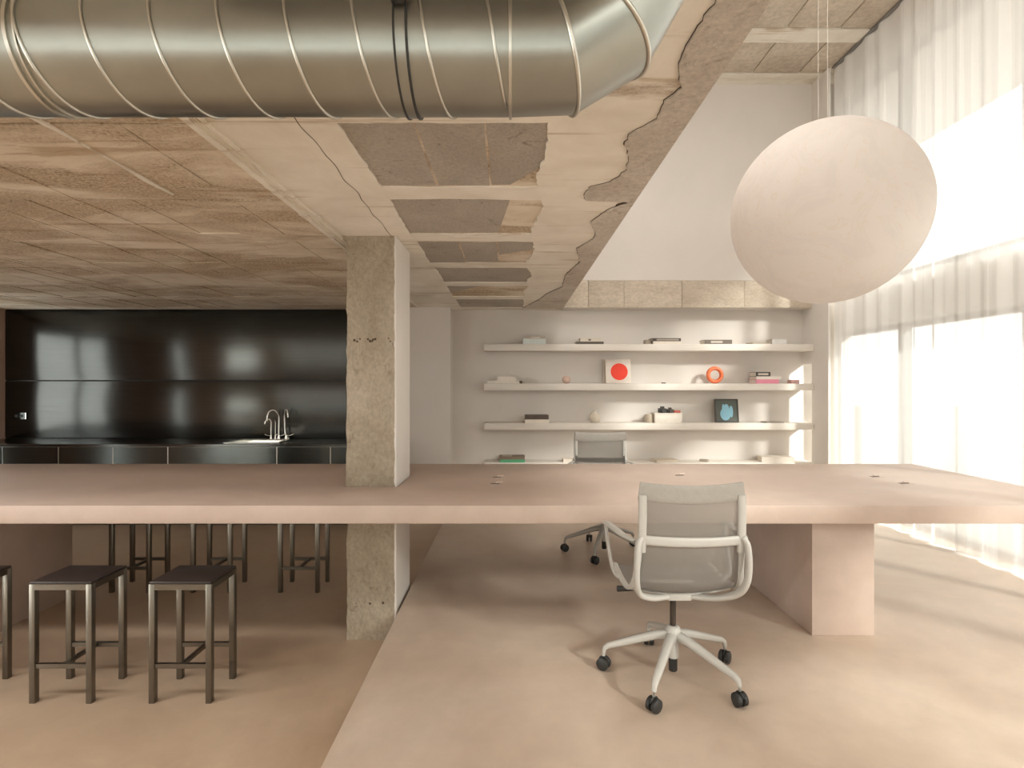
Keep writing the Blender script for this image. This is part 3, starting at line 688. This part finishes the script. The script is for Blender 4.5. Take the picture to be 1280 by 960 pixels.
tap('soap_tap', 'short upright steel soap dispenser between the kitchen taps', -2.82, 6.58, [(0, 0, 0), (0, 0, .12), (0, 0, .20), (-.002, -.01, .215)], .006, .02)
t = thing('wall_socket', 'double wall socket plate on the dark steel panel by the left wall', 'socket', (-5.93, 6.66, .975))
box('plate', (-.08, .08, -.008, 0, -.04, .04), M['cabinet_steel'], t, .002)
for x in (-.045, .02):
    bm = bmesh.new(); lathe(bm, [(.020, -.0095), (.020, -.006)], 20, (x, 0, 0), 'y'); obj('outlet', bm, M['black_rubber'], t)
box('switch', (.062, .076, -.011, -.002, -.038, .038), M['edge_steel'], t)

# ------------------------------------------------------------------ wall shelves and what stands on them
SX0, SX1, SY = -.327, 3.528, 6.45
ST = [1.827, 1.365, .902, .440]
for z, lb in zip(ST, ('topmost long white wall shelf in the recess', 'second long white wall shelf, carrying the orange ring', 'third long white wall shelf, carrying the small dark picture', 'lowest long white wall shelf, just above table height')):
    tag(box('wall_shelf', (SX0, SX1, SY, YF-.001, z-.078, z), M['shelf_white'], None, .003), lb, 'shelf', 'long white wall shelves')
def book(label, x0, x1, z, h, cover, pages=(226, 218, 206), y0=6.47, d=.19, rz=0, group='books on the wall shelves', spine=None, name='book', motif=None):
    t = thing(name, label, name, ((x0+x1)/2, y0+d/2, z), rz, group); a = (x1-x0)/2; b = d/2; c = min(.004, h*.2)
    bm = bmesh.new(); add_box(bm, -a, a, -b, b, 0, c); add_box(bm, -a, a, -b, b, h-c, h); add_box(bm, -a, a, -b, -b+.004, c, h-c); obj('cover', bm, paint(cover), t)
    box('pages', (-a+.005, a-.005, -b+.0045, b-.005, c+.0002, h-c-.0002), paint(pages, .8), t)
    if spine: box('spine_label', (-a*spine[1], a*spine[2], -b-.0012, -b-.0002, h*.28, h*.72), paint(spine[0]), t)
    if motif: box('cover_label', (-a*motif[1], a*motif[2], -b*.6, b*.5, h+.0001, h+.001), paint(motif[0]), t)
    return t
Z = ST[0]
book('thick pale blue-white book lying under a thin one, left on the top shelf', .13, .395, Z, .064, (206, 214, 212))
book('thin light grey book on the thick pale one, left on the top shelf', .15, .39, Z+.064, .026, (176, 164, 148), spine=((214, 206, 196), .4, .5))
book('thin dark grey book lying flat, second heap on the top shelf', .755, 1.075, Z, .03, (86, 78, 70))
book('pale book with dark bands on the dark one, second heap on the top shelf', .80, 1.04, Z+.03, .042, (208, 198, 184), d=.16, spine=((96, 86, 76), .2, .05))
book('white book under a dark one, middle of the top shelf', 1.655, 1.985, Z, .034, (222, 214, 202))
book('dark-covered book on the white one, middle of the top shelf', 1.645, 1.98, Z+.034, .036, (74, 66, 60), spine=((170, 160, 148), .7, .85))
bm = bmesh.new(); add_box(bm, -.03, .03, -.05, .05, 0, .055, .004); tag(obj('small_box', bm, paint((150, 138, 124)), None, False, (1.60, 6.55, Z)), 'small grey-brown box left of the middle books on the top shelf', 'box')
book('grey book with pale spine label, second from the curtain on the top shelf', 2.26, 2.58, Z, .052, (112, 102, 92), spine=((196, 188, 176), .55, .3))
book('white box-shaped book nearest the curtain on the top shelf', 3.05, 3.22, Z, .058, (222, 220, 218), d=.17)
book('thin grey-beige magazine sloping against the white book, top shelf near the curtain', 2.82, 3.04, Z, .022, (168, 158, 144))
Z = ST[1]
book('wide white book at the left end of the second shelf', -.29, .085, Z, .035, (216, 208, 198), d=.2)
book('small white book on the wide one, left end of the second shelf', -.17, .05, Z+.035, .046, (224, 216, 206), d=.15)
bm = bmesh.new(); bmesh.ops.create_uvsphere(bm, u_segments=16, v_segments=10, radius=.017); tag(obj('pebble', bm, paint((92, 80, 70)), None, True, (.105, 6.53, Z+.017)), 'tiny dark pebble beside the white books on the second shelf', 'pebble')
bm = bmesh.new(); lathe(bm, [(.018, 0), (.04, .014), (.05, .042), (.045, .072), (.026, .088), (.012, .09)], 24); tag(obj('round_vase', bm, paint((206, 178, 164)), None, True, (.645, 6.55, Z)), 'small round pinkish vase on the second shelf left of the red dot card', 'vase')
t = thing('art_card', 'white square card with a big red dot leaning on the second shelf', 'picture', (1.265, 6.56, Z)); t.rotation_euler = (math.radians(-9), 0, 0)
box('board', (-.15, .15, -.006, .006, 0.002, .292), paint((222, 212, 202)), t, .001)
bm = bmesh.new(); lathe(bm, [(.102, -.0072), (.102, -.006)], 48, (.012, 0, .142), 'y'); o = obj('red_dot', bm, paint((236, 62, 36)), t); o['label'] = 'bright red disc'
t = thing('backing_board', 'white board leaning edge-on behind the red dot card', 'board', (1.15, 6.66, Z), .5); t.rotation_euler = (math.radians(-7), 0, .0)
box('board', (-.055, .14, -.006, .006, 0.002, .295), paint((200, 188, 174)), t, .001)
bm = bmesh.new(); add_box(bm, -.022, .022, -.02, .02, 0, .014, .003); tag(obj('eraser', bm, paint((96, 84, 74)), None, False, (1.79, 6.52, Z)), 'tiny dark block lying between red dot card and orange ring', 'block')
bm = bmesh.new()
R_, r_ = .079, .0235; rings = []
for i in range(40):
    a = 2*PI*i/40; rings.append([bm.verts.new(((R_+r_*math.cos(q))*math.cos(a), r_*1.3*math.sin(q), (R_+r_*math.cos(q))*math.sin(a))) for q in [2*PI*j/14 for j in range(14)]])
for i in range(40):
    a, b = rings[i], rings[(i+1) % 40]
    for j in range(14): bm.faces.new((a[j], a[(j+1) % 14], b[(j+1) % 14], b[j]))
tag(obj('ring_sculpture', bm, paint((226, 120, 78), .4), None, True, (2.41, 6.56, Z+R_+r_)), 'glossy orange ring standing upright on the second shelf', 'sculpture')
book('pink book at the bottom of the heap right of the orange ring', 2.86, 3.13, Z, .05, (224, 140, 162), d=.2)
book('white book on the pink one, right of the orange ring', 2.865, 3.155, Z+.05, .034, (228, 220, 212), d=.2)
book('narrow dark book with pale title on top of the pink and white heap', 2.86, 3.03, Z+.084, .052, (70, 62, 58), d=.18, spine=((206, 196, 186), .7, .7))
bm = bmesh.new(); add_box(bm, -.05, .05, -.05, .05, 0, .045, .006); tag(obj('rose_box', bm, paint((206, 164, 160)), None, math.radians(40), (3.34, 6.55, Z)), 'small dusty rose box at the sunlit end of the second shelf', 'box')
Z = ST[2]
book('white book under a dark one, left on the third shelf', .15, .435, Z, .042, (226, 218, 206))
book('dark brown book on a white one, left on the third shelf', .15, .43, Z+.042, .048, (84, 70, 60))
bm = bmesh.new(); lathe(bm, [(.03, 0), (.055, .018), (.066, .05), (.062, .085), (.04, .112), (.016, .122), (.012, .14), (.016, .146), (.009, .146)], 28); tag(obj('bottle_vase', bm, paint((216, 206, 190)), None, True, (.985, 6.55, Z)), 'small cream round-bellied vase with a short neck on the third shelf', 'vase')
t = thing('storage_box', 'white box with dark trinkets on its lid, middle of the third shelf', 'box', (1.83, 6.56, Z)); box('body', (-.155, .165, -.09, .09, 0, .10), paint((228, 222, 212)), t, .003); box('lid', (-.158, .168, -.093, .093, .10, .118), paint((222, 216, 206)), t, .003)
bm = bmesh.new(); lathe(bm, [(.045, 0), (.05, .01), (.05, .085), (.046, .10), (.04, .10)], 24); tag(obj('cup', bm, paint((178, 166, 148)), None, math.radians(40), (1.625, 6.55, Z)), 'speckled beige cup against the white box on the third shelf', 'cup')
def trinket(name, label, x, col, r, h):
    bm = bmesh.new(); add_box(bm, -r, r, -r, r, 0, h*.7, .004); lathe(bm, [(r*.55, -r-.022), (r*.6, -r+.002)], 16, (0, 0, h*.36), 'y'); add_box(bm, -r*.5, r*.5, -r*.5, r*.5, h*.66, h, .003)
    tag(obj(name, bm, paint(col), None, False, (x, 6.52, Z+.118)), label, 'camera')
trinket('toy_camera', 'tiny black toy camera on the white box, left one', 1.775, (58, 54, 52), .042, .075)
trinket('toy_camera', 'tiny black toy camera on the white box, right one', 1.865, (72, 64, 60), .034, .062)
bm = bmesh.new(); add_box(bm, -.04, .04, -.03, .03, 0, .03, .008); tag(obj('red_trinket', bm, paint((184, 96, 84)), None, math.radians(40), (1.945, 6.52, Z+.118)), 'tiny dull red trinket on the white box', 'trinket')
t = thing('framed_picture', 'small dark framed picture with a pale blue shape leaning on the third shelf', 'picture', (2.56, 6.57, Z)); t.rotation_euler = (math.radians(-8), 0, 0)
box('backing', (-.137, .137, -.002, .006, .002, .276), paint((82, 86, 80)), t)
bm = bmesh.new()
for d in ((-.14, -.126, -.009, .007, 0.001, .28), (.126, .14, -.009, .007, 0.001, .28), (-.126, .126, -.009, .007, 0.001, .014), (-.126, .126, -.009, .007, .266, .28)): add_box(bm, *d)
obj('frame', bm, paint((66, 60, 54)), t)
bm = bmesh.new()
for (cx, cz, rx, rz_, yy) in ((-.015, .10, .062, .075, -.0030), (.0, .155, .035, .065, -.0033), (.055, .13, .022, .07, -.0036), (-.035, .17, .018, .05, -.0039)):
    c_ = [bm.verts.new((cx+rx*math.cos(q), yy, cz+rz_*math.sin(q))) for q in [2*PI*i/20 for i in range(20)]]; e_ = [bm.verts.new((v.co.x, -.0021, v.co.z)) for v in c_]
    bm.faces.new(c_); bm.faces.new(e_[::-1])
    for i in range(20): bm.faces.new((c_[i], c_[(i+1) % 20], e_[(i+1) % 20], e_[i]))
o = obj('blue_print', bm, paint((136, 186, 206)), t); o['label'] = 'pale blue shape'
book('thin grey magazine lying near the sunlit end of the third shelf', 2.98, 3.19, Z, .012, (150, 142, 132), name='magazine', group='magazines on the wall shelves', d=.16)
Z = ST[3]
book('green-spined book under a brown one at the left of the lowest shelf', -.145, .15, Z, .034, (84, 160, 118), d=.2)
book('brown book with a pale cover patch on the green one, lowest shelf', -.15, .15, Z+.034, .032, (122, 104, 88), d=.2, motif=((190, 178, 158), .8, .0))
book('small white book with dark edge beside the far chair, lowest shelf', .60, .75, Z, .04, (222, 212, 198), pages=(150, 134, 116), d=.16)
book('thin beige book lying askew on the lowest shelf, right of the far chair', 1.66, 1.94, Z, .03, (204, 192, 174), d=.17, rz=.25)
bm = bmesh.new(); add_box(bm, -.05, .05, -.03, .03, 0, .028, .006); o = tag(obj('stapler', bm, paint((160, 148, 136)), None, False, (2.28, 6.55, Z)), 'small taupe block lying alone on the lowest shelf', 'block'); o.rotation_euler = (0, 0, -.6)
book('thick white book at the sunlit end of the lowest shelf', 2.95, 3.32, Z, .062, (226, 218, 208), d=.2, rz=-.12)
